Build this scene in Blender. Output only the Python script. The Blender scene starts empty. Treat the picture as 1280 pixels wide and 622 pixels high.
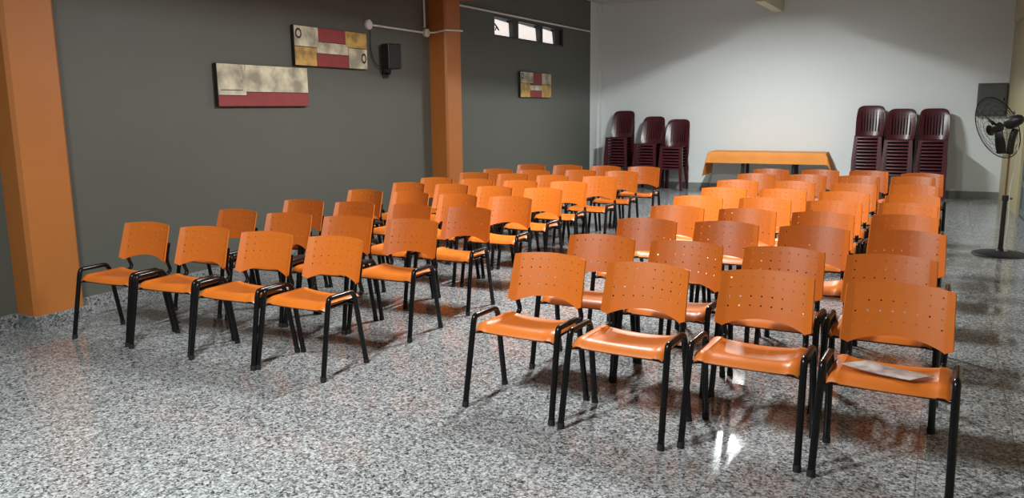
import bpy, bmesh, math, random
from mathutils import Vector, Matrix

PI = math.pi
S = bpy.context.scene
C = S.collection
R = math.radians

# ------------------------------------------------------------------ view
S.view_settings.view_transform = 'Standard'
S.view_settings.look = 'None'
S.view_settings.gamma = 1.0
S.view_settings.use_curve_mapping = False
S.view_settings.exposure = 0.12

# ------------------------------------------------------------------ materials
def new_mat(name):
    m = bpy.data.materials.new(name); m.use_nodes = True
    nt = m.node_tree
    return m, nt, nt.nodes['Principled BSDF']

def mat(name, col, rough=0.5, metal=0.0, spec=0.5, var=0.0, vscale=8.0, bump=0.0, bscale=80.0, coat=0.0):
    """plain principled surface with procedural mottling of its colour"""
    m, nt, b = new_mat(name)
    N, L = nt.nodes, nt.links
    b.inputs['Roughness'].default_value = rough
    b.inputs['Metallic'].default_value = metal
    b.inputs['Specular IOR Level'].default_value = spec
    b.inputs['Coat Weight'].default_value = coat
    tc = N.new('ShaderNodeTexCoord')
    nz = N.new('ShaderNodeTexNoise'); nz.inputs['Scale'].default_value = vscale
    nz.inputs['Detail'].default_value = 4
    L.new(tc.outputs['Object'], nz.inputs['Vector'])
    mx = N.new('ShaderNodeMix'); mx.data_type = 'RGBA'
    a = [max(0, c * (1 - var)) for c in col]; c2 = [min(1, c * (1 + var)) for c in col]
    mx.inputs['A'].default_value = (*a, 1); mx.inputs['B'].default_value = (*c2, 1)
    fac = nz.outputs['Fac']
    if var >= .3:                      # strongly stained surfaces: stretch the noise
        mr = N.new('ShaderNodeMapRange'); mr.inputs['From Min'].default_value = .36; mr.inputs['From Max'].default_value = .60
        L.new(fac, mr.inputs['Value']); fac = mr.outputs['Result']
    L.new(fac, mx.inputs['Factor'])
    L.new(mx.outputs['Result'], b.inputs['Base Color'])
    if bump:
        n2 = N.new('ShaderNodeTexNoise'); n2.inputs['Scale'].default_value = bscale
        L.new(tc.outputs['Object'], n2.inputs['Vector'])
        bp = N.new('ShaderNodeBump'); bp.inputs['Strength'].default_value = bump
        bp.inputs['Distance'].default_value = 0.002
        L.new(n2.outputs['Fac'], bp.inputs['Height'])
        L.new(bp.outputs['Normal'], b.inputs['Normal'])
    return m

def emit_mat(name, col, strength):
    m, nt, b = new_mat(name)
    b.inputs['Base Color'].default_value = (*col, 1)
    b.inputs['Emission Color'].default_value = (*col, 1)
    b.inputs['Emission Strength'].default_value = strength
    b.inputs['Roughness'].default_value = 0.3
    return m

def terrazzo(name, rough, joints=True, bright=1.0):
    m, nt, b = new_mat(name)
    N, L = nt.nodes, nt.links
    tc = N.new('ShaderNodeTexCoord')
    v1 = N.new('ShaderNodeTexVoronoi'); v1.inputs['Scale'].default_value = 110
    v2 = N.new('ShaderNodeTexVoronoi'); v2.inputs['Scale'].default_value = 60
    nz = N.new('ShaderNodeTexNoise'); nz.inputs['Scale'].default_value = 1.1; nz.inputs['Detail'].default_value = 5
    for q in (v1, v2, nz): L.new(tc.outputs['Object'], q.inputs['Vector'])
    def ramp(src, stops):
        r = N.new('ShaderNodeValToRGB'); r.color_ramp.interpolation = 'CONSTANT'
        e = r.color_ramp.elements
        e[0].position, e[0].color = stops[0][0], (*[stops[0][1] * bright * k for k in (.975, 1.0, 1.015)], 1)
        e[1].position, e[1].color = stops[1][0], (*[stops[1][1] * bright * k for k in (.975, 1.0, 1.015)], 1)
        for p, c in stops[2:]:
            x = e.new(p); x.color = (*[c * bright * k for k in (.975, 1.0, 1.015)], 1)
        L.new(src, r.inputs['Fac']); return r.outputs['Color']
    sp = N.new('ShaderNodeSeparateColor'); L.new(v1.outputs['Color'], sp.inputs['Color'])
    sp2 = N.new('ShaderNodeSeparateColor'); L.new(v2.outputs['Color'], sp2.inputs['Color'])
    c1 = ramp(sp.outputs[0], [(0, .035), (.20, .11), (.42, .26), (.62, .40), (.84, .55)])
    c2 = ramp(sp2.outputs[1], [(0, .035), (.25, .22), (.6, .45)])
    mx = N.new('ShaderNodeMix'); mx.data_type = 'RGBA'; mx.inputs['Factor'].default_value = .35
    L.new(c1, mx.inputs['A']); L.new(c2, mx.inputs['B'])
    out = mx.outputs['Result']
    # wear: broad, low-contrast patches
    w = N.new('ShaderNodeMapRange'); w.inputs['To Min'].default_value = .86; w.inputs['To Max'].default_value = 1.1
    L.new(nz.outputs['Fac'], w.inputs['Value'])
    ml = N.new('ShaderNodeMix'); ml.data_type = 'RGBA'; ml.blend_type = 'MULTIPLY'; ml.inputs['Factor'].default_value = 1
    L.new(out, ml.inputs['A']); L.new(w.outputs['Result'], ml.inputs['B'])
    out = ml.outputs['Result']
    if joints:
        sx = N.new('ShaderNodeSeparateXYZ'); L.new(tc.outputs['Object'], sx.inputs['Vector'])
        acc = None
        for ax in ('X', 'Y'):
            a = N.new('ShaderNodeMath'); a.operation = 'PINGPONG'; a.inputs[1].default_value = .2
            L.new(sx.outputs[ax], a.inputs[0])
            g = N.new('ShaderNodeMath'); g.operation = 'LESS_THAN'; g.inputs[1].default_value = .0016
            L.new(a.outputs[0], g.inputs[0])
            if acc is None: acc = g.outputs[0]
            else:
                mm = N.new('ShaderNodeMath'); mm.operation = 'MAXIMUM'
                L.new(acc, mm.inputs[0]); L.new(g.outputs[0], mm.inputs[1]); acc = mm.outputs[0]
        mj = N.new('ShaderNodeMix'); mj.data_type = 'RGBA'
        L.new(acc, mj.inputs['Factor']); L.new(out, mj.inputs['A']); mj.inputs['B'].default_value = (.10, .10, .095, 1)
        out = mj.outputs['Result']
    L.new(out, b.inputs['Base Color'])
    rr = N.new('ShaderNodeMapRange'); rr.inputs['To Min'].default_value = rough * .8; rr.inputs['To Max'].default_value = rough * 1.25
    L.new(nz.outputs['Fac'], rr.inputs['Value']); L.new(rr.outputs['Result'], b.inputs['Roughness'])
    b.inputs['Specular IOR Level'].default_value = .42
    return m

M = dict(
    floor=terrazzo('polished_terrazzo', .125),
    base=terrazzo('terrazzo_skirting', .35, joints=False, bright=.8),
    darkbase=mat('grey_skirting', (.22, .225, .205), .45, var=.2),
    grey=mat('dark_grey_wall_paint', (.094, .099, .083), .55, var=.07, vscale=1.6, bump=.15, bscale=60),
    white=mat('white_wall_paint', (.73, .765, .765), .6, var=.03, vscale=1.2, bump=.08, bscale=60),
    ceil=mat('ceiling_paint', (.56, .53, .54), .7, var=.04),
    beige=mat('beige_wall_paint', (.42, .37, .22), .55, var=.06, vscale=2),
    colorange=mat('orange_column_paint', (.42, .140, .026), .5, var=.07, vscale=3, bump=.1),
    plastic=mat('orange_chair_plastic', (.68, .172, .017), .40, var=.04, vscale=3, spec=.5),
    black=mat('black_painted_steel', (.0045, .0045, .005), .24, var=.2, spec=.38),
    blackmatt=mat('black_plastic', (.010, .011, .013), .42, var=.2),
    cap=mat('black_rubber', (.012, .012, .012), .7, var=.1),
    maroon=mat('maroon_plastic', (.062, .010, .014), .32, var=.08, vscale=5),
    cloth=mat('orange_tablecloth', (.66, .235, .040), .75, var=.06, vscale=6, bump=.2, bscale=120),
    tabwood=mat('table_top_wood', (.10, .055, .035), .5, var=.3, vscale=12),
    tableg=mat('table_leg_dark_steel', (.02, .018, .018), .4, var=.1),
    pvc=mat('white_pvc', (.74, .73, .71), .4, var=.05),
    panel=mat('grey_panel_enamel', (.075, .08, .075), .45, var=.08),
    steel=mat('grey_blue_door_paint', (.13, .15, .15), .4, var=.08),
    chrome=mat('copper_tinted_steel', (.42, .27, .17), .25, metal=1.0, var=.06),
    frame=mat('dark_window_frame', (.035, .037, .037), .45, var=.1),
    paper=None,
    cream=mat('cream_paint', (.50, .46, .34), .6, var=.42, vscale=5, bump=.3, bscale=40),
    creamdark=mat('aged_cream_paint', (.36, .31, .17), .6, var=.45, vscale=12, bump=.3, bscale=40),
    red=mat('red_paint', (.26, .035, .04), .6, var=.25, vscale=9, bump=.3, bscale=40),
    ochre=mat('ochre_paint', (.42, .26, .075), .6, var=.35, vscale=10, bump=.3, bscale=40),
    canvasedge=mat('dark_canvas_edge', (.030, .018, .016), .7, var=.3),
    ring=mat('pale_ring_paint', (.55, .50, .40), .6, var=.2),
    lampwhite=mat('white_lamp_enamel', (.75, .75, .74), .4, var=.02),
    tube=emit_mat('lit_fluorescent_tube', (.93, .98, 1.0), 40.0),
    pane=emit_mat('daylit_frosted_glass', (1.0, .92, .86), .72),
    glass=None,
)
def paper_mat():
    m, nt, b = new_mat('printed_paper')
    N, L = nt.nodes, nt.links
    tc = N.new('ShaderNodeTexCoord')
    nz = N.new('ShaderNodeTexNoise'); nz.inputs['Scale'].default_value = 14; nz.inputs['Detail'].default_value = 6
    L.new(tc.outputs['Object'], nz.inputs['Vector'])
    r = N.new('ShaderNodeValToRGB'); e = r.color_ramp.elements
    e[0].position, e[0].color = .36, (.30, .27, .27, 1)
    e[1].position, e[1].color = .58, (.66, .63, .61, 1)
    L.new(nz.outputs['Fac'], r.inputs['Fac']); L.new(r.outputs['Color'], b.inputs['Base Color'])
    b.inputs['Roughness'].default_value = .35
    return m
M['paper'] = paper_mat()
def glass_mat():
    m, nt, b = new_mat('dim_glass')
    b.inputs['Base Color'].default_value = (.42, .5, .52, 1)
    b.inputs['Roughness'].default_value = .08
    b.inputs['Transmission Weight'].default_value = .35
    return m
M['glass'] = glass_mat()

# ------------------------------------------------------------------ helpers
def link(name, bm, mats, parent=None, loc=None, smooth=None):
    me = bpy.data.meshes.new(name)
    bmesh.ops.recalc_face_normals(bm, faces=bm.faces)
    bm.to_mesh(me); bm.free()
    if not isinstance(mats, (list, tuple)): mats = [mats]
    for m_ in mats: me.materials.append(m_)
    if smooth is not None:
        me.polygons.foreach_set('use_smooth', [True] * len(me.polygons))
        me.set_sharp_from_angle(angle=R(smooth))
    o = bpy.data.objects.new(name, me); C.objects.link(o)
    if parent: o.parent = parent
    if loc: o.location = loc
    return o

def empty(name, label, cat, loc, rz=0, group=None):
    o = bpy.data.objects.new(name, None); C.objects.link(o)
    o.empty_display_size = .1
    o.location = loc; o.rotation_euler = (0, 0, rz)
    tag(o, label, cat, group)
    return o

def tag(o, label, cat, group=None):
    o['label'] = label; o['category'] = cat
    if group: o['group'] = group
    return o

def structure(o, label=None):
    o['kind'] = 'structure'
    if label: o['label'] = label
    return o

def box(bm, lo, hi, mi=0, bev=0.0):
    x0, y0, z0 = lo; x1, y1, z1 = hi
    vs = [bm.verts.new(p) for p in ((x0,y0,z0),(x1,y0,z0),(x1,y1,z0),(x0,y1,z0),(x0,y0,z1),(x1,y0,z1),(x1,y1,z1),(x0,y1,z1))]
    fs = [bm.faces.new([vs[i] for i in q]) for q in ((0,3,2,1),(4,5,6,7),(0,1,5,4),(1,2,6,5),(2,3,7,6),(3,0,4,7))]
    for f in fs: f.material_index = mi
    if bev:
        es = list({e for f in fs for e in f.edges})
        r = bmesh.ops.bevel(bm, geom=es, offset=bev, segments=2, profile=.5, affect='EDGES')
        for f in r['faces']: f.material_index = mi
    return vs

def prism(bm, pts, lo, hi, axis='z', mi=0):
    """extrude a polygon given in the two other axes"""
    def P(a, b, c):
        return {'z': (a, b, c), 'y': (a, c, b), 'x': (c, a, b)}[axis]
    A = [bm.verts.new(P(a, b, lo)) for a, b in pts]; B = [bm.verts.new(P(a, b, hi)) for a, b in pts]
    fs = [bm.faces.new(A), bm.faces.new(B[::-1])]
    n = len(pts)
    for i in range(n): fs.append(bm.faces.new((A[i], B[i], B[(i+1)%n], A[(i+1)%n])))
    for f in fs: f.material_index = mi

def fillet(pts, r, n=5):
    """round the corners of a polyline"""
    pts = [Vector(p) for p in pts]; out = [pts[0]]
    for i in range(1, len(pts) - 1):
        a, b, c = pts[i-1], pts[i], pts[i+1]
        d1, d2 = (a - b), (c - b)
        rr = min(r, d1.length * .48, d2.length * .48)
        p0, p2 = b + d1.normalized() * rr, b + d2.normalized() * rr
        for k in range(n + 1):
            t = k / n
            out.append(p0 * (1-t)**2 + b * 2*t*(1-t) + p2 * t*t)
    out.append(pts[-1]); return out

def tube(bm, pts, ra, rb=None, seg=10, up=(1, 0, 0), cap=True, mi=0):
    """tube along pts; ra = radius along `up` side, rb = radius across"""
    rb = rb or ra
    pts = [Vector(p) for p in pts]; up = Vector(up); rings = []
    for i, p in enumerate(pts):
        t = (pts[min(i+1, len(pts)-1)] - pts[max(i-1, 0)]).normalized()
        s = up - t * up.dot(t)
        if s.length < 1e-4: s = Vector((0, 1, 0)) - t * t.y
        s.normalize(); w = t.cross(s)
        rings.append([bm.verts.new(p + s * (ra * math.cos(2*PI*k/seg)) + w * (rb * math.sin(2*PI*k/seg))) for k in range(seg)])
    for A, B in zip(rings, rings[1:]):
        for k in range(seg):
            bm.faces.new((A[k], A[(k+1)%seg], B[(k+1)%seg], B[k])).material_index = mi
    if cap:
        bm.faces.new(rings[0][::-1]).material_index = mi; bm.faces.new(rings[-1]).material_index = mi

def lathe(bm, prof, seg=32, M4=None, mi=0):
    """revolve (radius, height) pairs about local z"""
    rings = []
    for r, h in prof:
        if r < 1e-5:
            rings.append([bm.verts.new((0, 0, h))])
        else:
            rings.append([bm.verts.new((r*math.cos(2*PI*k/seg), r*math.sin(2*PI*k/seg), h)) for k in range(seg)])
    for A, B in zip(rings, rings[1:]):
        for k in range(seg):
            k2 = (k+1) % seg
            if len(A) == 1 and len(B) == 1: continue
            if len(A) == 1: f = bm.faces.new((A[0], B[k2], B[k]))
            elif len(B) == 1: f = bm.faces.new((A[k], A[k2], B[0]))
            else: f = bm.faces.new((A[k], A[k2], B[k2], B[k]))
            f.material_index = mi
    if M4: bmesh.ops.transform(bm, matrix=M4, verts=[v for r in rings for v in r])

def shell(bm, d):
    """give an open sheet the thickness d (rims included)"""
    bmesh.ops.recalc_face_normals(bm, faces=bm.faces)
    bmesh.ops.solidify(bm, geom=bm.faces[:], thickness=d)

def dup(root, loc, rz, label, group=None):
    """copy a thing with its parts and sub-parts (mesh data shared)"""
    r = root.copy(); C.objects.link(r); r.location = loc; r.rotation_euler = (0, 0, rz); r['label'] = label
    if group: r['group'] = group
    for ch in list(root.children):
        c = ch.copy(); C.objects.link(c); c.parent = r
        for g in list(ch.children):
            d = g.copy(); C.objects.link(d); d.parent = c
    return r

# ------------------------------------------------------------------ camera (solved from the chair rows and columns)
f_px, yaw, pitch, roll, cam_h = 995.22, -0.495215, 0.174355, -0.009776, 1.5892
cd = bpy.data.cameras.new('camera'); cam = bpy.data.objects.new('camera', cd); C.objects.link(cam)
cd.sensor_fit = 'HORIZONTAL'; cd.sensor_width = 36.0; cd.lens = f_px / 1280 * 36.0
cy, sy, cp, sp = math.cos(yaw), math.sin(yaw), math.cos(pitch), math.sin(pitch)
fw = Vector((sy*cp, cy*cp, -sp)); rt = Vector((cy, -sy, 0)); up = rt.cross(fw)
r2 = rt * math.cos(roll) + up * math.sin(roll); u2 = up * math.cos(roll) - rt * math.sin(roll)
cam.matrix_world = Matrix(((r2.x, u2.x, -fw.x, 0), (r2.y, u2.y, -fw.y, 0), (r2.z, u2.z, -fw.z, cam_h), (0, 0, 0, 1)))
cd.clip_start = .05; cd.clip_end = 100
S.camera = cam

# ------------------------------------------------------------------ room
CEIL = 3.64
WS = -0.0225                                   # the grey wall runs very slightly outwards
def wx(y): return -6.03 + WS * (y - 3.5)
WRZ = PI/2 - math.atan(WS)                     # local +x along the wall, local -y into the room
def back_y(x): return 15.55 + .03 * (x + 6.3)
def right_x(y): return .88 + .05 * (15.75 - y)
Y0 = -4.0

bm = bmesh.new(); box(bm, (-7.2, Y0, -.12), (2.6, 16.3, 0)); structure(link('floor', bm, M['floor']))
bm = bmesh.new(); box(bm, (-7.2, Y0, CEIL), (2.6, 16.3, CEIL + .15)); structure(link('ceiling', bm, M['ceil']))

# left wall in its own frame: s along the wall from y = 3.5, depth behind it, with the window opening
def on_wall(y, z, out=0.0):
    """point on the grey wall at depth y, standing out by `out`"""
    return Vector((wx(y) + out, y, z))
def s_of(y): return (y - 3.5) * math.hypot(1, WS)
WIN = (10.985, 13.63, 2.690, 3.012)
bm = bmesh.new()
a, b_, c, d = s_of(WIN[0]), s_of(WIN[1]), WIN[2], WIN[3]
sE, sG = s_of(15.60), s_of(14.98)
sO = s_of(Y0)
box(bm, (sO, 0, 0), (a, .18, CEIL)); box(bm, (a, 0, 0), (b_, .18, c)); box(bm, (a, 0, d), (b_, .18, CEIL))
box(bm, (b_, 0, 0), (sG, .18, CEIL)); box(bm, (sG, 0, 0), (sE, .18, CEIL), mi=1)
o = link('wall_left', bm, [M['grey'], M['white']]); o.location = on_wall(3.5, 0); o.rotation_euler.z = WRZ; structure(o)

# window high in the grey wall: dark frame, two mullions, three tilted bright panes
o = bpy.data.objects.new('window_1', None); C.objects.link(o); structure(o, 'narrow three-pane window high in the dark grey wall')
o.location = on_wall(WIN[0], WIN[2]); o.rotation_euler.z = WRZ
W_, H_ = b_ - a, d - c
bm = bmesh.new()
t = .028
box(bm, (0, .02, 0), (W_, .13, t)); box(bm, (0, .02, H_ - t), (W_, .13, H_))
box(bm, (0, .02, t), (t, .13, H_ - t)); box(bm, (W_ - t, .02, t), (W_, .13, H_ - t))
box(bm, (.66, .02, t), (.86, .13, H_ - t)); box(bm, (1.68, .02, t), (1.80, .13, H_ - t))
box(bm, (2.39, .05, t), (2.62, .13, H_ - t))
link('window_frame', bm, M['frame'], o)
for x0, x1, tl in ((.03, .66, .03), (.86, 1.68, .045), (1.80, 2.39, .06)):
    bm = bmesh.new()
    vs = box(bm, (x0 + .004, .085, t + .002), (x1 - .004, .091, H_ - t - .012))
    for v in vs:
        if v.co.z > .1: v.co.y += tl * .4; v.co.z -= .03 * (v.co.x - x0) / (x1 - x0)
    link('window_pane', bm, M['pane'], o)
bm = bmesh.new()
tube(bm, fillet([(.05, .03, .19), (.09, .015, .15), (.12, .015, .13), (.17, .02, .10)], .02), .012, seg=8)
tube(bm, [(.09, .015, .15), (.06, .02, .09)], .009, seg=8)
link('window_latch', bm, M['frame'], o)

# far wall and its skirting
bm = bmesh.new()
xa, xb = -6.45, 1.1
prism(bm, [(xa, back_y(xa)), (xb, back_y(xb)), (xb, back_y(xb) + .2), (xa, back_y(xa) + .2)], 0, CEIL)
structure(link('wall_back', bm, M['white']))
bm = bmesh.new()
xa, xb = -6.3, .93
prism(bm, [(xa, back_y(xa) - .018), (xb, back_y(xb) - .018), (xb, back_y(xb)), (xa, back_y(xa))], 0, .115)
structure(link('baseboard_back', bm, M['darkbase']))
# slim white strip in the far left corner
bm = bmesh.new(); box(bm, (-6.315, 15.40, 0), (-6.26, 15.56, CEIL), bev=.004); structure(link('trim_1', bm, M['white']))

# orange columns with their ceiling beams
def column(name, y0, y1, xf, label):
    o = bpy.data.objects.new(name, None); C.objects.link(o); structure(o, label)
    o.location = (xf, y0, 0)
    bm = bmesh.new()
    ch = .025
    prism(bm, [(wx(y0) - .05 - xf, 0), (-ch, 0), (0, ch), (0, y1 - y0 - ch), (-ch, y1 - y0), (wx(y1) - .05 - xf, y1 - y0)], .112, CEIL)
    link('shaft', bm, M['colorange'], o)
    bm = bmesh.new()
    prism(bm, [(wx(y0) - .05 - xf, -.012), (.012, -.012), (.012, y1 - y0 + .012), (wx(y1) - .05 - xf, y1 - y0 + .012)], 0, .112)
    link('plinth', bm, M['base'], o)
    bm = bmesh.new(); box(bm, (-.02, .02, 3.02), (7.1, y1 - y0 - .02, CEIL)); link('beam', bm, M['colorange'], o)
column('trim_2', 3.345, 3.735, -5.80, 'orange column nearest the camera at the left edge')
column('trim_3', 9.125, 9.515, -5.893, 'orange column halfway along the grey wall')

# skirting of the grey wall, in three runs between the columns
k = 1
for y0, y1 in ((Y0, 3.333), (3.747, 9.113), (9.527, 15.53)):
    bm = bmesh.new(); box(bm, (s_of(y0), -.018, 0), (s_of(y1), 0, .118))
    o = link('baseboard_left' + ('' if k == 1 else '.%03d' % (k-1)), bm, M['base']); o.location = on_wall(3.5, 0); o.rotation_euler.z = WRZ
    structure(o); k += 1

# right wall: beige pier in the far corner, grey-blue glazed door beside it
bm = bmesh.new()
def rwall(bm, y0, y1, z0, z1, t0=0, t1=.18, mi=0):
    prism(bm, [(right_x(y0) + t0, y0), (right_x(y1) + t0, y1), (right_x(y1) + t1, y1), (right_x(y0) + t1, y0)], z0, z1, mi=mi)
DY0, DY1 = 11.2, 13.55
rwall(bm, DY1, 16.0, 0, CEIL); rwall(bm, Y0, DY0, 0, CEIL); rwall(bm, DY0, DY1, 2.2, CEIL)
structure(link('wall_right', bm, M['beige']))
bm = bmesh.new(); rwall(bm, Y0, 15.3, 2.86, CEIL, -.06, 0); structure(link('trim_4', bm, M['beige']))
o = bpy.data.objects.new('door_1', None); C.objects.link(o); structure(o, 'grey-blue glazed metal door at the right edge behind the fan')
o.location = (right_x(DY0), DY0, 0); o.rotation_euler.z = PI/2 + math.atan(.05)
DW = (DY1 - DY0) * math.hypot(1, .05)
bm = bmesh.new()
for x0, x1 in ((0, .07), (DW/2 - .07, DW/2 + .07), (DW - .07, DW)): box(bm, (x0, -.10, 0), (x1, -.03, 2.2), bev=.004)
for z0, z1 in ((.02, .10), (.42, .50), (2.12, 2.2)): box(bm, (.0, -.095, z0), (DW, -.035, z1), bev=.004)
link('door_frame', bm, M['steel'], o)
bm = bmesh.new(); box(bm, (.05, -.075, .08), (DW - .05, -.055, .44)); link('kick_panel', bm, M['steel'], o)
bm = bmesh.new(); box(bm, (.05, -.062, .48), (DW - .05, -.056, 2.14)); link('door_glass', bm, M['glass'], o)
for q in range(1, 8):
    x = DW * q / 8
    if q == 4: continue
    bm = bmesh.new(); box(bm, (x - .012, -.09, .48), (x + .012, -.066, 2.14)); link('glazing_bar', bm, M['steel'], o)

# ------------------------------------------------------------------ lamps the room has: fluorescent troughs down the middle
LX = -2.62
def lamp(y, half, watts, label, z=3.17, w1=.25, lz=.045, lw=.14):
    o = empty('fluorescent_lamp', label, 'lamp', (LX, y, z), 0, 'fluorescent troughs along the ceiling')
    bm = bmesh.new()
    # reflector: flared sides, closed ends, open below
    w0, h = .07, .10
    A = [(-w1, 0), (-w0, h), (w0, h), (w1, 0)]
    lo = [bm.verts.new((a_, -half, b2)) for a_, b2 in A]; hi = [bm.verts.new((a_, half, b2)) for a_, b2 in A]
    for i in range(3): bm.faces.new((lo[i], lo[i+1], hi[i+1], hi[i]))
    shell(bm, .004)
    link('reflector', bm, M['lampwhite'], o)
    bm = bmesh.new(); box(bm, (-.05, -half * .95, h + .006), (.05, half * .95, h + .07), bev=.006); link('gear_box', bm, M['lampwhite'], o)
    for s in (-1, 1):
        bm = bmesh.new(); tube(bm, [(0, s * half * .7, h + .06), (0, s * half * .7, CEIL - z)], .008, seg=8); link('hanger_rod', bm, M['lampwhite'], o)
    if True:
        bm = bmesh.new(); tube(bm, [(0, -half * .93, .082), (0, half * .93, .082)], .012, seg=12, up=(0, 0, 1)); link('tube', bm, M['tube'], o, smooth=40)
    ld = bpy.data.lights.new('tube_light', 'AREA'); ld.shape = 'RECTANGLE'; ld.size = lw; ld.size_y = half * 1.86
    ld.energy = watts; ld.color = (.95, 1.0, .985)
    lo_ = bpy.data.objects.new('tube_light', ld); C.objects.link(lo_); lo_.location = (0, 0, lz); lo_.parent = o
    return o
lamp(1.15, .26, 202, 'white fluorescent trough overhead in front of the first chair rows', w1=.26, lz=.045, lw=.14)
lamp(6.6, .50, 198, 'white fluorescent trough over the middle chair rows', w1=.26, lz=.045, lw=.14)
lamp(12.10, .55, 225, 'white fluorescent trough hanging close to the white far wall', w1=.19, lz=.068, lw=.05)

# short beam that meets the far wall above the table
bm = bmesh.new(); box(bm, (-2.915, 13.9, 3.28), (-2.755, back_y(-2.8) + .02, CEIL), bev=.006)
structure(link('trim_5', bm, mat('beige_beam_paint', (.62, .55, .38), .55, var=.05)), 'short beige beam meeting the top of the far wall')

w = bpy.data.worlds.new('world'); S.world = w; w.use_nodes = True
bg = w.node_tree.nodes['Background']; bg.inputs['Color'].default_value = (.80, .88, 1.0, 1); bg.inputs['Strength'].default_value = .13

# ------------------------------------------------------------------ orange chair (origin on the floor under the backrest; -y is forward)
def make_seat():
    bm = bmesh.new()
    xs = [-.239, -.233, -.218, -.202, -.192, -.186, -.15, -.10, -.05, 0, .05, .10, .15, .186, .192, .202, .218, .233, .239]
    fs = [.084, .088, .098, .112, .135, .17, .22, .27, .315, .35, .378, .400, .418, .430, .436]
    def z(x, f):
        ax = abs(x); h = .452
        if ax < .189:
            h -= .004
            cup = max(0, 1 - (x / .189)**2)
            g = max(0.0, min(1, .62 + .38 * (f - .084) / .06)); g2 = max(0.0, min(1, (.39 - f) / .14))
            h -= .021 * cup ** .8 * g * (g2 * g2 * (3 - 2*g2))
        else:
            h -= .012 * max(0, (ax - .218) / .021)**2
        if f > .375: h -= .034 * ((f - .375) / .061)**2
        if f < .10: h -= .006 * ((.10 - f) / .016)**2
        return h
    grid = []
    for f in fs:
        row = []
        for x in xs:
            k = (f - .084) / .352
            ff = f - .014 * k**4 * (x / .239)**2 + .006 * (1 - k)**4 * (x / .239)**2
            xx = x * (1 - .02 * (1 - k))
            if f > .41: xx *= 1 - .012 * (f - .41) / .026
            row.append(bm.verts.new((xx, -ff, z(x, f))))
        grid.append(row)
    for i in range(len(fs) - 1):
        for j in range(len(xs) - 1):
            bm.faces.new((grid[i][j], grid[i][j+1], grid[i+1][j+1], grid[i+1][j]))
    bmesh.ops.recalc_face_normals(bm, faces=bm.faces)
    if bm.faces[0].normal.z < 0: bmesh.ops.reverse_faces(bm, faces=bm.faces[:])
    bmesh.ops.solidify(bm, geom=bm.faces[:], thickness=.008)
    return bm

def back_f(x, z):
    """forward position of the backrest sheet"""
    ax = abs(x)
    f = (.775 - z) * .28 - .034 + .034 * (min(ax, .19) / .19)**2
    if ax > .19: f += .020 * ((ax - .19) / .032)
    return f

def make_backrest():
    bm = bmesh.new()
    hx = [-.175, -.125, -.075, -.025, .025, .075, .125, .175]; ht = [.037, .083, .129, .175]
    e = .0095; rad = .0046
    xs = [-.222, -.214, -.204, -.196, -.190]
    for c_ in hx: xs += [c_ - e, c_, c_ + e]
    xs += [.190, .196, .204, .214, .222]
    ts = [0, .005, .015]
    for c_ in ht: ts += [c_ - e, c_, c_ + e]
    NB = 3
    def ztop(x): return .772 + .013 * (1 - (x / .222)**2)
    def zbot(x):
        ax = abs(x)
        if ax <= .19: return .506 + .042 * (1 - (ax / .19)**2)**.85
        return .508 + .016 * ((ax - .19) / .032)
    def pos(i, j):
        x = xs[j]
        if i < len(ts):
            z = ztop(x) - ts[i]
        else:
            z0 = ztop(x) - ts[-1]; q = (i - len(ts) + 1) / NB
            z = z0 + (zbot(x) - z0) * q
        xx = x * (1 + .045 * max(0, (.775 - z)) / .265)
        return xx, z
    nr, nc = len(ts) + NB, len(xs)
    hole = {}
    for a_ in range(4):
        for b2 in range(8): hole[(3 + 3*a_ + 1, 5 + 3*b2 + 1)] = True
    V = {}
    def vert(i, j):
        if (i, j) not in V:
            x, z = pos(i, j); V[(i, j)] = bm.verts.new((x, -back_f(x, z), z))
        return V[(i, j)]
    skip = set()
    for (i, j) in hole:
        for di in (-1, 0):
            for dj in (-1, 0): skip.add((i + di, j + dj))
    for i in range(nr - 1):
        for j in range(nc - 1):
            if (i, j) in skip: continue
            bm.faces.new((vert(i, j), vert(i, j+1), vert(i+1, j+1), vert(i+1, j)))
    for (i, j) in hole:
        ring8 = [(i-1, j-1), (i-1, j), (i-1, j+1), (i, j+1), (i+1, j+1), (i+1, j), (i+1, j-1), (i, j-1)]
        cx, cz = pos(i, j)
        inner = []
        for k_ in range(8):
            a_ = R(135 - 45 * k_); x, z = cx + rad * math.cos(a_), cz + rad * math.sin(a_)
            inner.append(bm.verts.new((x, -back_f(x, z), z)))
        for k_ in range(8):
            k2 = (k_ + 1) % 8
            bm.faces.new((vert(*ring8[k_]), vert(*ring8[k2]), inner[k2], inner[k_]))
    bmesh.ops.recalc_face_normals(bm, faces=bm.faces)
    bm.faces.ensure_lookup_table()
    if bm.faces[0].normal.y > 0: bmesh.ops.reverse_faces(bm, faces=bm.faces[:])
    bmesh.ops.solidify(bm, geom=bm.faces[:], thickness=.0065)
    return bm

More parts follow.
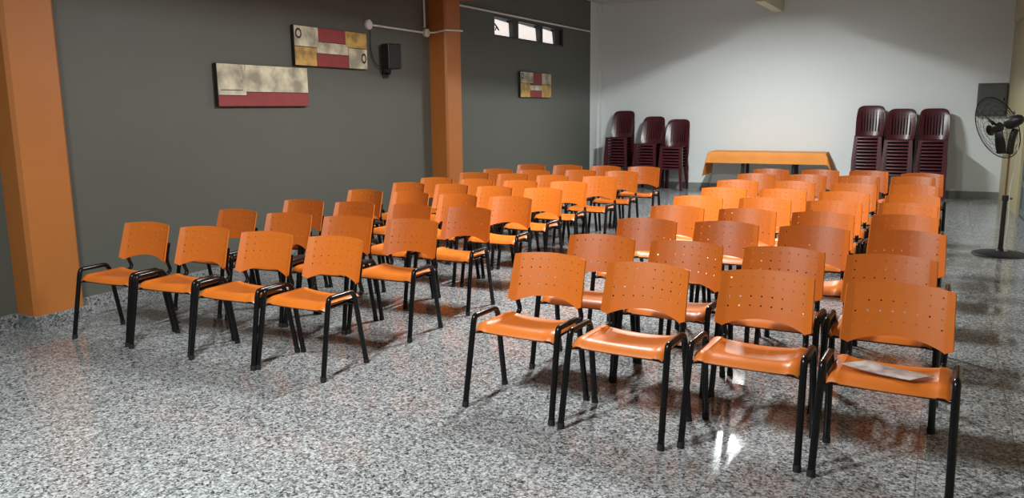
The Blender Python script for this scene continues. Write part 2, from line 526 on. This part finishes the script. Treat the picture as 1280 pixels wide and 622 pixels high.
HT, HF = .256, .264          # half width of the side frames at the top and at the feet
def fx(z): return HF + (HT - HF) * min(1, max(0, z / .455))
def make_chair(label, group):
    t = empty('stacking_chair', label, 'chair', (0, 0, 0), 0, group)
    link('seat', make_seat(), M['plastic'], t, smooth=35)
    link('backrest', make_backrest(), M['plastic'], t, smooth=35)
    ra, rb = .0165, .0155
    for s in (-1, 1):
        bm = bmesh.new(); tube(bm, [(s * fx(z), -f, z) for f, z in ((.495, .012), (.460, .20), (.412, .452))], ra, rb, 10)
        o = link('leg', bm, M['black'], t, smooth=50)
        bm = bmesh.new(); tube(bm, [(s * fx(z), -f, z) for f, z in ((.4955, .0), (.4915, .030))], ra + .0022, rb + .0022, 10)
        link('foot_cap', bm, M['cap'], o, smooth=50)
        bm = bmesh.new(); tube(bm, [(s * fx(z), -f, z) for f, z in ((.085, .012), (.125, .22), (.164, .448))], ra, rb, 10)
        o = link('leg', bm, M['black'], t, smooth=50)
        bm = bmesh.new(); tube(bm, [(s * fx(z), -f, z) for f, z in ((.0838, .0), (.0878, .030))], ra + .0022, rb + .0022, 10)
        link('foot_cap', bm, M['cap'], o, smooth=50)
        bm = bmesh.new(); tube(bm, fillet([(s * HT, -.4125, .450), (s * HT, -.400, .486), (s * HT, -.190, .486), (s * HT, -.1635, .446)], .030, 6), ra, rb, 10)
        link('side_rail', bm, M['black'], t, smooth=50)
        bm = bmesh.new()
        tube(bm, fillet([(s * .197, -.36, .410), (s * .197, -.05, .418), (s * .197, -.012, .445), (s * .199, -.046, .520), (s * .199, -.012, .645)], .05, 6), .0145, .0115, 10)
        link('back_support', bm, M['black'], t, smooth=50)
    bm = bmesh.new()
    for f, z in ((.395, .404), (.155, .405)):
        tube(bm, [(-fx(z) + .005, -f - (.024 if f > .3 else 0), z), (-.20, -f, z), (.20, -f, z), (fx(z) - .005, -f - (.024 if f > .3 else 0), z)], .0095, .0095, 8, up=(0, 0, 1))
    link('seat_frame', bm, M['black'], t, smooth=50)
    return t

ROWS_L = [
    [(-5.151, 3.870, 4.3), (-4.571, 3.895, 5.1), (-3.974, 3.899, 2.8), (-3.413, 3.940, 0.5)],
    [(-5.126, 4.722, -1.9), (-4.565, 4.728, 4.1), (-4.004, 4.773, 4.3), (-3.444, 4.838, 1.8)],
    [(-5.131, 5.509, 3.7), (-4.570, 5.548, -0.8), (-4.009, 5.602, -0.3), (-3.448, 5.634, 1.0)],
    [(-5.190, 6.476, -1.1), (-4.630, 6.489, -2.3), (-4.069, 6.479, -3.1), (-3.508, 6.493, 1.5)],
    [(-5.255, 7.331, -2.1), (-4.695, 7.351, -4.2), (-4.134, 7.311, -4.1), (-3.573, 7.329, -2.8)],
    [(-5.325, 7.999, 3.3), (-4.764, 8.005, -0.6), (-4.203, 8.029, -2.9), (-3.642, 8.115, 0.3)],
    [(-5.304, 8.848, -2.5), (-4.738, 8.845, -2.1), (-4.174, 8.820, -3.1), (-3.580, 8.878, -2.0)],
    [(-5.324, 9.493, 0.3), (-4.763, 9.489, 0.6), (-4.195, 9.724, -2.6), (-3.630, 9.731, 0.8)],
    [(-5.304, 10.461, 1.3), (-4.743, 10.512, 0.6), (-4.182, 10.553, 0.1), (-3.622, 10.577, 1.9)]]
ROWS_R = [
    [(-1.897, 3.975, -2.6), (-1.313, 3.938, -2.3), (-0.718, 3.990, -1.4), (-0.126, 3.956, -1.7)],
    [(-1.887, 4.725, -0.1), (-1.327, 4.697, -1.6), (-0.765, 4.728, -1.2), (-0.205, 4.720, -1.3)],
    [(-1.875, 5.580, 0.5), (-1.314, 5.648, 0.5), (-0.731, 5.671, 0.9), (-0.166, 5.702, -0.3)],
    [(-1.901, 6.421, 0.3), (-1.338, 6.442, 0.1), (-0.777, 6.470, 0.2), (-0.216, 6.533, -0.5)],
    [(-1.948, 7.224, 1.7), (-1.367, 7.300, 1.1), (-0.791, 7.289, -1.8), (-0.223, 7.334, -5.8)],
    [(-1.921, 8.089, 0.9), (-1.361, 8.151, -1.5), (-0.797, 8.122, -1.8), (-0.215, 8.043, -0.1)],
    [(-1.987, 8.986, 0.9), (-1.404, 9.060, -0.5), (-0.798, 9.029, -1.0), (-0.235, 9.068, -0.6)],
    [(-1.976, 9.938, 0.4), (-1.409, 10.011, -1.2), (-0.840, 10.061, -0.9), (-0.279, 10.154, -1.2)],
    [(-1.956, 10.770, -0.1), (-1.363, 10.848, 0.0), (-0.799, 10.886, -0.4), (-0.198, 10.694, -0.5)]]
ORD = ['front', 'second', 'third', 'fourth', 'fifth', 'sixth', 'seventh', 'eighth', 'last']
SEAT_L = ['seat nearest the grey wall', 'second seat from grey wall', 'second seat from the aisle', 'seat on the aisle']
SEAT_R = ['seat on the aisle', 'second seat from the aisle', 'third seat from the aisle', 'far right seat']
proto = None
for side, rows, seats in (('left', ROWS_L, SEAT_L), ('right', ROWS_R, SEAT_R)):
    for i, row in enumerate(rows):
        for j, (x, y, th) in enumerate(row):
            lab = 'orange perforated plastic chair, %s row of the %s block, %s' % (ORD[i], side, seats[j])
            if side == 'right' and i == 0 and j == 3:
                lab = 'orange perforated plastic chair with a printed sheet lying on its seat, front row'
            grp = 'orange chairs of the %s block' % side
            if proto is None:
                proto = make_chair(lab, grp); proto.location = (x, y, 0); proto.rotation_euler.z = R(th)
            else:
                dup(proto, (x, y, 0), R(th), lab, grp)

# printed sheet on the front right chair, slightly bowed
bm = bmesh.new()
P4 = [Vector((-.331, 3.665)), Vector((-.050, 3.560)), Vector((.036, 3.680)), Vector((-.232, 3.775))]
n = 8; rows_ = []
for i in range(n + 1):
    u = i / n
    row = []
    for k in range(5):
        v = k / 4
        q = P4[0].lerp(P4[1], u).lerp(P4[3].lerp(P4[2], u), v)
        row.append(bm.verts.new((q.x, q.y, .4565 + .006 * (2*u - 1)**2 + .004 * (1 - v))))
    rows_.append(row)
for i in range(n):
    for k in range(4): bm.faces.new((rows_[i][k], rows_[i+1][k], rows_[i+1][k+1], rows_[i][k+1]))
shell(bm, .0022)
tag(link('printed_sheet', bm, M['paper'], smooth=40), 'grey printed paper sheet lying on the front right orange chair', 'paper')

# ------------------------------------------------------------------ stacked maroon chairs
def make_maroon_parts():
    P = {}
    # seat with front apron
    bm = bmesh.new()
    xs = [-1, -.93, -.8, -.5, -.2, .2, .5, .8, .93, 1]; fs = [0, .03, .08, .16, .25, .33, .39, .415, .425, .428, .428]
    g = []
    for i, f in enumerate(fs):
        row = []
        for x in xs:
            hw = .200 + .018 * min(1, f / .42)
            zz = .440 - .014 * (1 - x*x) * math.sin(PI * min(1, f / .42))
            if abs(x) > .9: zz += .002
            if i >= 7: zz -= [.004, .014, .030, .036][i-7]
            row.append(bm.verts.new((hw * x, -f + .012 * x*x * (f / .42), zz)))
        g.append(row)
    for i in range(len(fs)-1):
        for j in range(len(xs)-1): bm.faces.new((g[i][j], g[i][j+1], g[i+1][j+1], g[i+1][j]))
    bmesh.ops.recalc_face_normals(bm, faces=bm.faces); bm.faces.ensure_lookup_table()
    if bm.faces[0].normal.z < 0: bmesh.ops.reverse_faces(bm, faces=bm.faces[:])
    bmesh.ops.solidify(bm, geom=bm.faces[:], thickness=.0045)
    P['seat'] = bm
    # backrest: arched shell with vertical slots
    bm = bmesh.new()
    cols = [-1, -.97, -.9, -.8]
    ns = 7
    for q in range(ns):
        c_ = -.60 + 1.2 * q / (ns - 1); cols += [c_ - .045, c_ + .045]
    cols += [.8, .9, .97, 1]
    rows2 = [0, .06, .14, .30, .5, .70, .80, .88, .94, .98, 1]
    slots = {j for j in range(len(cols)-1) if 0 < cols[j+1] - cols[j] < .1 and abs(cols[j]) < .7}
    def bp(u, v):
        ph = .20
        hw = .219 + .014 * math.sin(PI * v * .7)
        # rounded shoulders
        topz = .955 - .105 * (1 - math.sqrt(max(0, 1 - abs(u)**5)))
        z = .436 + (topz - .436) * v
        f = -.125 * (z - .436) / .519 + .075 * abs(u)**2.6 * (1 - .45 * v) - .0
        if v > .9: f -= .012 * (v - .9) / .1
        return (hw * u * (1 - .03 * v**3), -f, z)
    g = [[bm.verts.new(bp(u, v)) for u in cols] for v in rows2]
    for i in range(len(rows2)-1):
        for j in range(len(cols)-1):
            if j in slots and 2 <= i <= 5: continue
            bm.faces.new((g[i][j], g[i][j+1], g[i+1][j+1], g[i+1][j]))
    bmesh.ops.recalc_face_normals(bm, faces=bm.faces); bm.faces.ensure_lookup_table()
    if bm.faces[0].normal.y > 0: bmesh.ops.reverse_faces(bm, faces=bm.faces[:])
    bmesh.ops.solidify(bm, geom=bm.faces[:], thickness=.005)
    P['backrest'] = bm
    # legs: folded L plates, flared so that they nest
    for nm, front in (('front', 1), ('rear', -1)):
        for s in (-1, 1):
            bm = bmesh.new()
            xt, xf_ = (.214, .240) if front > 0 else (.199, .232)
            ft, ff = (.418, .462) if front > 0 else (.006, -.060)
            wt, wf = .058, .042
            din = -1 if front > 0 else 1
            A = [(s*(xt - wt), ft, .43), (s*xt, ft, .43), (s*xt, ft + din*wt, .43)]
            B = [(s*(xf_ - wf), ff, 0), (s*xf_, ff, 0), (s*xf_, ff + din*wf, 0)]
            va = [bm.verts.new((x, -f, z)) for x, f, z in A]; vb = [bm.verts.new((x, -f, z)) for x, f, z in B]
            bm.faces.new((va[0], va[1], vb[1], vb[0])); bm.faces.new((va[1], va[2], vb[2], vb[1]))
            shell(bm, .0045)
            P['%s%d' % (nm, s)] = bm
    return P
mp = make_maroon_parts()
def make_maroon(label, group):
    t = empty('monobloc_chair', label, 'chair', (0, 0, 0), 0, group)
    link('seat', mp['seat'], M['maroon'], t, smooth=40); link('backrest', mp['backrest'], M['maroon'], t, smooth=40)
    for k_ in ('front-1', 'front1', 'rear-1', 'rear1'): link('leg', mp[k_], M['maroon'], t)
    return t
NUM = ['topmost', 'second from top', 'third from top', 'fourth from top', 'fifth from top', 'sixth from top', 'seventh from top', 'eighth from top',
       'ninth from top', 'tenth from top', 'eleventh from top', 'lowest']
STACKS = [(-5.72, 15.34, 2, 11, 'tall stack in the left corner', 'maroon chairs stacked in the left corner'),
          (-5.08, 15.30, -2, 9, 'middle stack left of the table', 'maroon chairs in the middle stack left of the table'),
          (-4.60, 15.36, 1, 8, 'low stack just left of the table', 'maroon chairs in the low stack left of the table'),
          (-1.165, 15.42, 1, 12, 'stack just right of the table', 'maroon chairs in the stack right of the table'),
          (-.672, 15.40, -1, 11, 'middle stack right of the table', 'maroon chairs in the middle stack right of the table'),
          (-.172, 15.42, 1, 11, 'stack nearest the pedestal fan', 'maroon chairs in the stack nearest the fan')]
mproto = None
rnd = random.Random(4)
for x, y, th, n, lab, grp in STACKS:
    for q in range(n):
        word = NUM[n - 1 - q] if q else 'lowest'
        l = 'maroon plastic chair, %s of the %s' % (word, lab)
        p_ = (x + rnd.uniform(-.002, .002), y, .057 * q)
        if mproto is None:
            mproto = make_maroon(l, grp); mproto.location = p_; mproto.rotation_euler.z = R(th)
        else:
            dup(mproto, p_, R(th), l, grp)

# ------------------------------------------------------------------ table under an orange cloth
TX0, TX1, TD = 0, 2.03, .66
TR = math.atan(.045)
tl = empty('trestle_table', 'long trestle table standing under the orange cloth by the white wall', 'table', (-3.83, 14.78, 0), TR)
bm = bmesh.new(); box(bm, (.01, .01, .735), (TX1 - .01, TD - .01, .762), bev=.004); link('table_top', bm, M['tabwood'], tl)
for x in (.62, 1.50):
    bm = bmesh.new()
    for y in (.08, TD - .08): tube(bm, [(x, y, 0), (x, y, .735)], .032, seg=8)
    tube(bm, [(x, .08, .16), (x, TD - .08, .16)], .016, seg=8); tube(bm, [(x, .05, .715), (x, TD - .05, .715)], .018, seg=8)
    link('trestle', bm, M['tableg'], tl, smooth=50)
bm = bmesh.new(); box(bm, (.10, TD - .05, .60), (TX1 - .10, TD - .03, .735)); link('apron', bm, M['tabwood'], tl)

def cloth_bm():
    bm = bmesh.new()
    # cloth sheet in its own plan; fold down past the edges, ends hang lower and flare outwards
    ext_x, ext_f, ext_b = .46, .20, .12
    def mapx(u):   # overhang of the ends
        return u
    xs = [-ext_x + k * ext_x / 8 for k in range(8)] + [0 + TX1 * k / 36 for k in range(37)] + [TX1 + ext_x * (k+1) / 8 for k in range(8)]
    ys = [-ext_f + k * ext_f / 5 for k in range(5)] + [TD * k / 10 for k in range(11)] + [TD + ext_b * (k+1) / 4 for k in range(4)]
    rn = random.Random(2)
    def pos(u, v):
        ox = -u if u < 0 else (u - TX1 if u > TX1 else 0)
        oy = -v if v < 0 else (v - TD if v > TD else 0)
        x = min(max(u, 0), TX1); y = min(max(v, 0), TD)
        sx = -1 if u < 0 else 1; sy_ = -1 if v < 0 else 1
        z = .766
        rip = .010 * math.sin(u * 13 + 1.0) * min(1, oy / .1)
        if ox and not oy:
            z -= ox * .95; x += sx * (.012 + (.12 if sx < 0 else .34) * ox) + sx * .010 * math.sin(v * 15) * min(1, ox / .15)
        elif oy and not ox:
            z -= oy * .985; y += sy_ * (.010 + .05 * oy) + sy_ * rip
        elif ox and oy:
            # the corner hangs as a point, swinging out
            h = math.hypot(ox, oy); z -= h * .96
            x += sx * (.012 + (.16 if sx < 0 else .34) * ox + .05 * oy); y += sy_ * (.012 + .32 * oy + .03 * ox)
        else:
            z += .0012 * math.sin(u * 9) * math.sin(v * 11)
        return (x, y, z)
    g = [[bm.verts.new(pos(u, v)) for u in xs] for v in ys]
    for i in range(len(ys)-1):
        for j in range(len(xs)-1): bm.faces.new((g[i][j], g[i][j+1], g[i+1][j+1], g[i+1][j]))
    shell(bm, .003)
    return bm
o = link('tablecloth', cloth_bm(), M['cloth'], smooth=50); o.location = (-3.83, 14.78, 0); o.rotation_euler.z = TR
tag(o, 'orange cloth draped over the long table by the white wall', 'tablecloth')

# ------------------------------------------------------------------ pedestal fan
FX, FY = .615, 9.87
fan = empty('pedestal_fan', 'black pedestal fan with round wire grille on the right of the chairs', 'fan', (FX, FY, 0))
bm = bmesh.new()
lathe(bm, [(0, .060), (.035, .060), (.045, .045), (.12, .036), (.22, .024), (.262, .012), (.27, .004), (.27, 0), (0, 0)], 48)
link('base', bm, M['blackmatt'], fan, smooth=40)
bm = bmesh.new(); lathe(bm, [(0, .04), (.024, .04), (.022, .62), (0, .62)], 20); o = link('pole', bm, M['blackmatt'], fan, smooth=40)
bm = bmesh.new(); lathe(bm, [(0, .575), (.030, .575), (.032, .60), (.030, .635), (0, .635)], 20)
tube(bm, [(.02, -.01, .605), (.06, -.03, .605)], .010, seg=8); link('height_collar', bm, M['blackmatt'], o, smooth=40)
bm = bmesh.new(); lathe(bm, [(0, .62), (.011, .62), (.011, 1.12), (0, 1.12)], 16); link('inner_pole', bm, M['chrome'], fan, smooth=40)
bm = bmesh.new()
tube(bm, [(0, 0, 1.07), (0, 0, 1.12), (.004, 0, 1.20), (.02, -.003, 1.29), (.035, -.006, 1.33)], .034, .030, 14)
link('neck', bm, M['blackmatt'], fan, smooth=50)
axis = Vector((-.74, .56, -.36)).normalized()
def fan_frame(origin):
    z = axis; x = Vector((0, 0, 1)).cross(z).normalized(); y = z.cross(x)
    return Matrix(((x.x, y.x, z.x, origin.x), (x.y, y.y, z.y, origin.y), (x.z, y.z, z.z, origin.z), (0, 0, 0, 1)))
G0 = Vector((.49 - FX, .02, 1.345))          # centre of the grille
FM = fan_frame(G0)
bm = bmesh.new()
lathe(bm, [(0, -.270), (.034, -.265), (.052, -.24), (.062, -.19), (.064, -.13), (.058, -.105), (.045, -.092), (0, -.092)], 28, FM)
o = link('motor_housing', bm, M['blackmatt'], fan, smooth=40)
bm = bmesh.new(); tube(bm, [FM @ Vector((0, .07, -.20)), FM @ Vector((0, .10, -.20))], .010, seg=8); link('swing_knob', bm, M['blackmatt'], o, smooth=40)
GR = .335
def ring(bm, r, h, rad, seg=56):
    pts = [FM @ Vector((r * math.cos(2*PI*k/seg), r * math.sin(2*PI*k/seg), h)) for k in range(seg)]
    zc = (FM.to_3x3() @ Vector((0, 0, 1)))
    rings = []
    for k in range(seg):
        rd = (pts[k] - FM @ Vector((0, 0, h))).normalized()
        rings.append([bm.verts.new(pts[k] + rd * rad * math.cos(a_) + zc * rad * math.sin(a_)) for a_ in (0, PI/2, PI, 1.5*PI)])
    for k in range(seg):
        A, B = rings[k], rings[(k+1) % seg]
        for q in range(4): bm.faces.new((A[q], A[(q+1)%4], B[(q+1)%4], B[q]))
for nm, sgn, h in (('front_grille', 1, .095), ('rear_grille', -1, .085)):
    bm = bmesh.new()
    def hh(r): return sgn * h * (1 - (r / GR)**2.6)
    for rr_ in (.10, .16, .22, .275, .315, GR): ring(bm, rr_, hh(rr_), .0020 if rr_ < GR else .0055)
    for q in range(18):
        a_ = 2*PI*q/18
        tube(bm, [FM @ Vector((r*math.cos(a_), r*math.sin(a_), hh(r))) for r in (.05, .12, .2, .27, .31, GR)], .0011, seg=4, up=axis)
    if sgn > 0: lathe(bm, [(0, hh(0) + .010), (.055, hh(0) + .006), (.06, hh(0) - .006), (0, hh(0) - .008)], 24, FM)
    link(nm, bm, M['blackmatt'], fan, smooth=40)
bm = bmesh.new(); lathe(bm, [(0, .055), (.035, .05), (.05, .03), (.05, -.03), (0, -.03)], 24, FM); link('hub', bm, M['blackmatt'], fan, smooth=40)
for q in range(3):
    bm = bmesh.new(); a0 = R(42) + q * 2*PI/3; g = []
    for i in range(9):
        r = .04 + .255 * i / 8; row = []
        for j in range(5):
            tt = (j / 4 - .5) * (.38 if r > .09 else .7) * (1.15 - .9 * abs(i / 8 - .45)); a_ = a0 + tt
            row.append(bm.verts.new(FM @ Vector((r*math.cos(a_), r*math.sin(a_), (j/4 - .5) * .075 * (1 - .3*i/8)))))
        g.append(row)
    for i in range(8):
        for j in range(4): bm.faces.new((g[i][j], g[i][j+1], g[i+1][j+1], g[i+1][j]))
    shell(bm, .004)
    link('blade', bm, M['blackmatt'], fan, smooth=40)
bm = bmesh.new(); tube(bm, fillet([(.06, -.02, 1.30), (.07, -.035, 1.05), (.03, -.035, .70), (.045, -.03, .35), (.03, -.04, .09), (.045, -.05, .068)], .08), .0045, seg=6)
o = link('power_cord', bm, M['pvc'], fan, smooth=60)
bm = bmesh.new(); box(bm, (.03, -.072, .045), (.062, -.04, .078), bev=.006); link('plug', bm, M['pvc'], o)

# grey metal panel box on the far wall
bm = bmesh.new()
o = empty('electrical_panel', 'dark grey metal panel box on the white wall behind the fan', 'panel', (.435, back_y(.6) - .005, 1.39), math.atan(.03))
box(bm, (0, -.10, 0), (.425, 0, .54), bev=.006); link('body', bm, M['panel'], o)
bm = bmesh.new(); box(bm, (.018, -.112, .018), (.407, -.102, .522), bev=.004); o2 = link('door', bm, M['panel'], o)
bm = bmesh.new(); box(bm, (.375, -.122, .25), (.392, -.113, .30), bev=.003); link('latch', bm, M['black'], o2)

# ------------------------------------------------------------------ things on the grey wall
def painting(name, y0, y1, z0, z1, label, patches, rings=(), marks=()):
    """patches: (u0, v0, u1, v1, material index) as shares of the width and height"""
    wdt, hgt, dp = (y1 - y0), (z1 - z0), .045
    o = empty(name, label, 'painting', on_wall(y0, z0), WRZ, 'canvases on the grey wall')
    bm = bmesh.new(); box(bm, (0, -dp, 0), (wdt, -.004, hgt), bev=.004)
    mats_ = [M['canvasedge'], M['cream'], M['creamdark'], M['red'], M['ochre'], M['ring']]
    g = .004
    for u0, v0, u1, v1, mi, *lf in patches:
        lf = lf[0] if lf else 0
        box(bm, (u0 * wdt + g, -dp - .0018 - lf, v0 * hgt + g), (u1 * wdt - g, -dp + .001, v1 * hgt - g), mi)
    for u, v, mw, mh in marks:      # scratched dark strokes in the paint
        box(bm, ((u - mw/2) * wdt, -dp - .0028, (v - mh/2) * hgt), ((u + mw/2) * wdt, -dp - .001, (v + mh/2) * hgt), 2 if mh > .1 else 0)
    for u, v, ru, rv in rings:
        seg = 20
        for sc, mi, lift in ((1.0, 0, .0026), (.58, 5, .0034)):
            vs = [bm.verts.new((u * wdt + sc * ru * math.cos(2*PI*k/seg), -dp - lift, v * hgt + sc * rv * math.sin(2*PI*k/seg))) for k in range(seg)]
            bm.faces.new(vs).material_index = mi
    link('canvas', bm, mats_, o)
    return o
painting('abstract_painting', 5.39, 6.64, 1.635, 2.038, 'wide abstract canvas, cream above a red band, lowest on the grey wall',
         [(0, .0, 1, .26, 3), (.29, .22, 1, .345, 3, .0004), (0, .26, .29, .40, 1), (0, .345, 1, 1, 1, .0004)],
         marks=[(.245, .80, .008, .30), (.285, .86, .006, .26), (.14, .385, .22, .018)])
painting('abstract_painting', 6.462, 7.70, 2.060, 2.474, 'abstract canvas of cream, red and ochre blocks left of the speaker',
         [(0, .0, .28, .48, 4), (0, .48, .31, 1, 1), (.31, .64, .68, 1, 3), (.68, .56, 1, 1, 4), (.28, .34, .72, .64, 1), (.28, 0, .72, .34, 3), (.72, 0, 1, .56, 1)],
         [(.055, .80, .050, .055), (.945, .30, .048, .060)])
painting('abstract_painting', 11.775, 12.99, 1.772, 2.184, 'abstract canvas of cream, red and gold blocks beneath the high window',
         [(0, 0, .30, .56, 4), (0, .56, .40, 1, 1), (.40, .50, .68, 1, 3), (.68, .54, 1, 1, 1), (.30, .28, .68, .50, 1), (.30, 0, .68, .28, 3), (.68, 0, 1, .54, 4)],
         [(.06, .84, .05, .05)])

# loudspeaker on its bracket
sp_ = empty('wall_speaker', 'small black loudspeaker fixed high on the grey wall beside the canvas', 'speaker', on_wall(8.02, 2.075), WRZ - R(18))
bm = bmesh.new(); box(bm, (-.03, -.21, .0), (.16, -.05, .30), bev=.012); link('cabinet', bm, M['blackmatt'], sp_)
bm = bmesh.new(); box(bm, (-.020, -.222, .012), (.150, -.211, .288), bev=.004); link('front_grille', bm, M['cap'], sp_)
bm = bmesh.new(); tube(bm, fillet([(.07, -.10, .0), (.07, -.10, -.05), (.07, .03, -.05)], .03), .012, seg=8); box(bm, (.03, -.01, -.10), (.11, .012, .0), bev=.003)
link('bracket', bm, M['blackmatt'], sp_)

# black cable from the round box to the loudspeaker
bm = bmesh.new()
tube(bm, fillet([on_wall(7.80, 2.55, .03), on_wall(7.80, 2.30, .022), on_wall(7.86, 2.14, .03), on_wall(7.97, 2.09, .06)], .1, 8), .006, seg=6)
tag(link('speaker_cable', bm, M['cap'], smooth=60), 'thin black cable hanging from the round box to the loudspeaker', 'cable')

# surface conduit: round box, junction box, pipes
bm = bmesh.new()
Mx = Matrix.Translation(on_wall(7.79, 2.585)) @ Matrix.Rotation(WRZ, 4, 'Z') @ Matrix.Rotation(PI/2, 4, 'X')
lathe(bm, [(0, 0), (.058, 0), (.058, .03), (.050, .038), (0, .038)], 24, Mx)
tag(link('round_junction_box', bm, M['pvc'], smooth=40), 'round white junction box at the left end of the conduit', 'junction box', 'conduit fittings on the grey wall')
bm = bmesh.new()
Mx = Matrix.Translation(on_wall(9.03, 2.585)) @ Matrix.Rotation(WRZ, 4, 'Z') @ Matrix.Rotation(PI/2, 4, 'X')
lathe(bm, [(0, 0), (.055, 0), (.055, .04), (.045, .05), (0, .05)], 24, Mx)
tag(link('round_junction_box', bm, M['pvc'], smooth=40), 'round white junction box where the conduits meet beside the orange column', 'junction box', 'conduit fittings on the grey wall')
def pipe(pts, label, r=.013):
    bm = bmesh.new(); tube(bm, pts, r, seg=10, up=(.3, .1, .9))
    tag(link('conduit_pipe', bm, M['pvc'], smooth=60), label, 'conduit', 'white conduit pipes on the grey wall')
pipe([on_wall(7.86, 2.586, .016), on_wall(8.95, 2.584, .016)], 'white conduit running from the round box towards the orange column')
pipe([on_wall(9.0, 2.65, .016), on_wall(8.99, CEIL, .016)], 'white vertical conduit rising left of the orange column', .014)
pipe(fillet([on_wall(9.03, 2.585, .055), (-6.05, 9.108, 2.59), (-5.876, 9.108, 2.615), (-5.876, 9.535, 2.635), (-6.02, 9.535, 2.635)], .03, 5), 'white conduit wrapped around the middle orange column', .012)
pipe([on_wall(9.53, 3.03, .016), on_wall(15.0, 3.062, .016)], 'long white conduit running above the window to the far corner', .014)
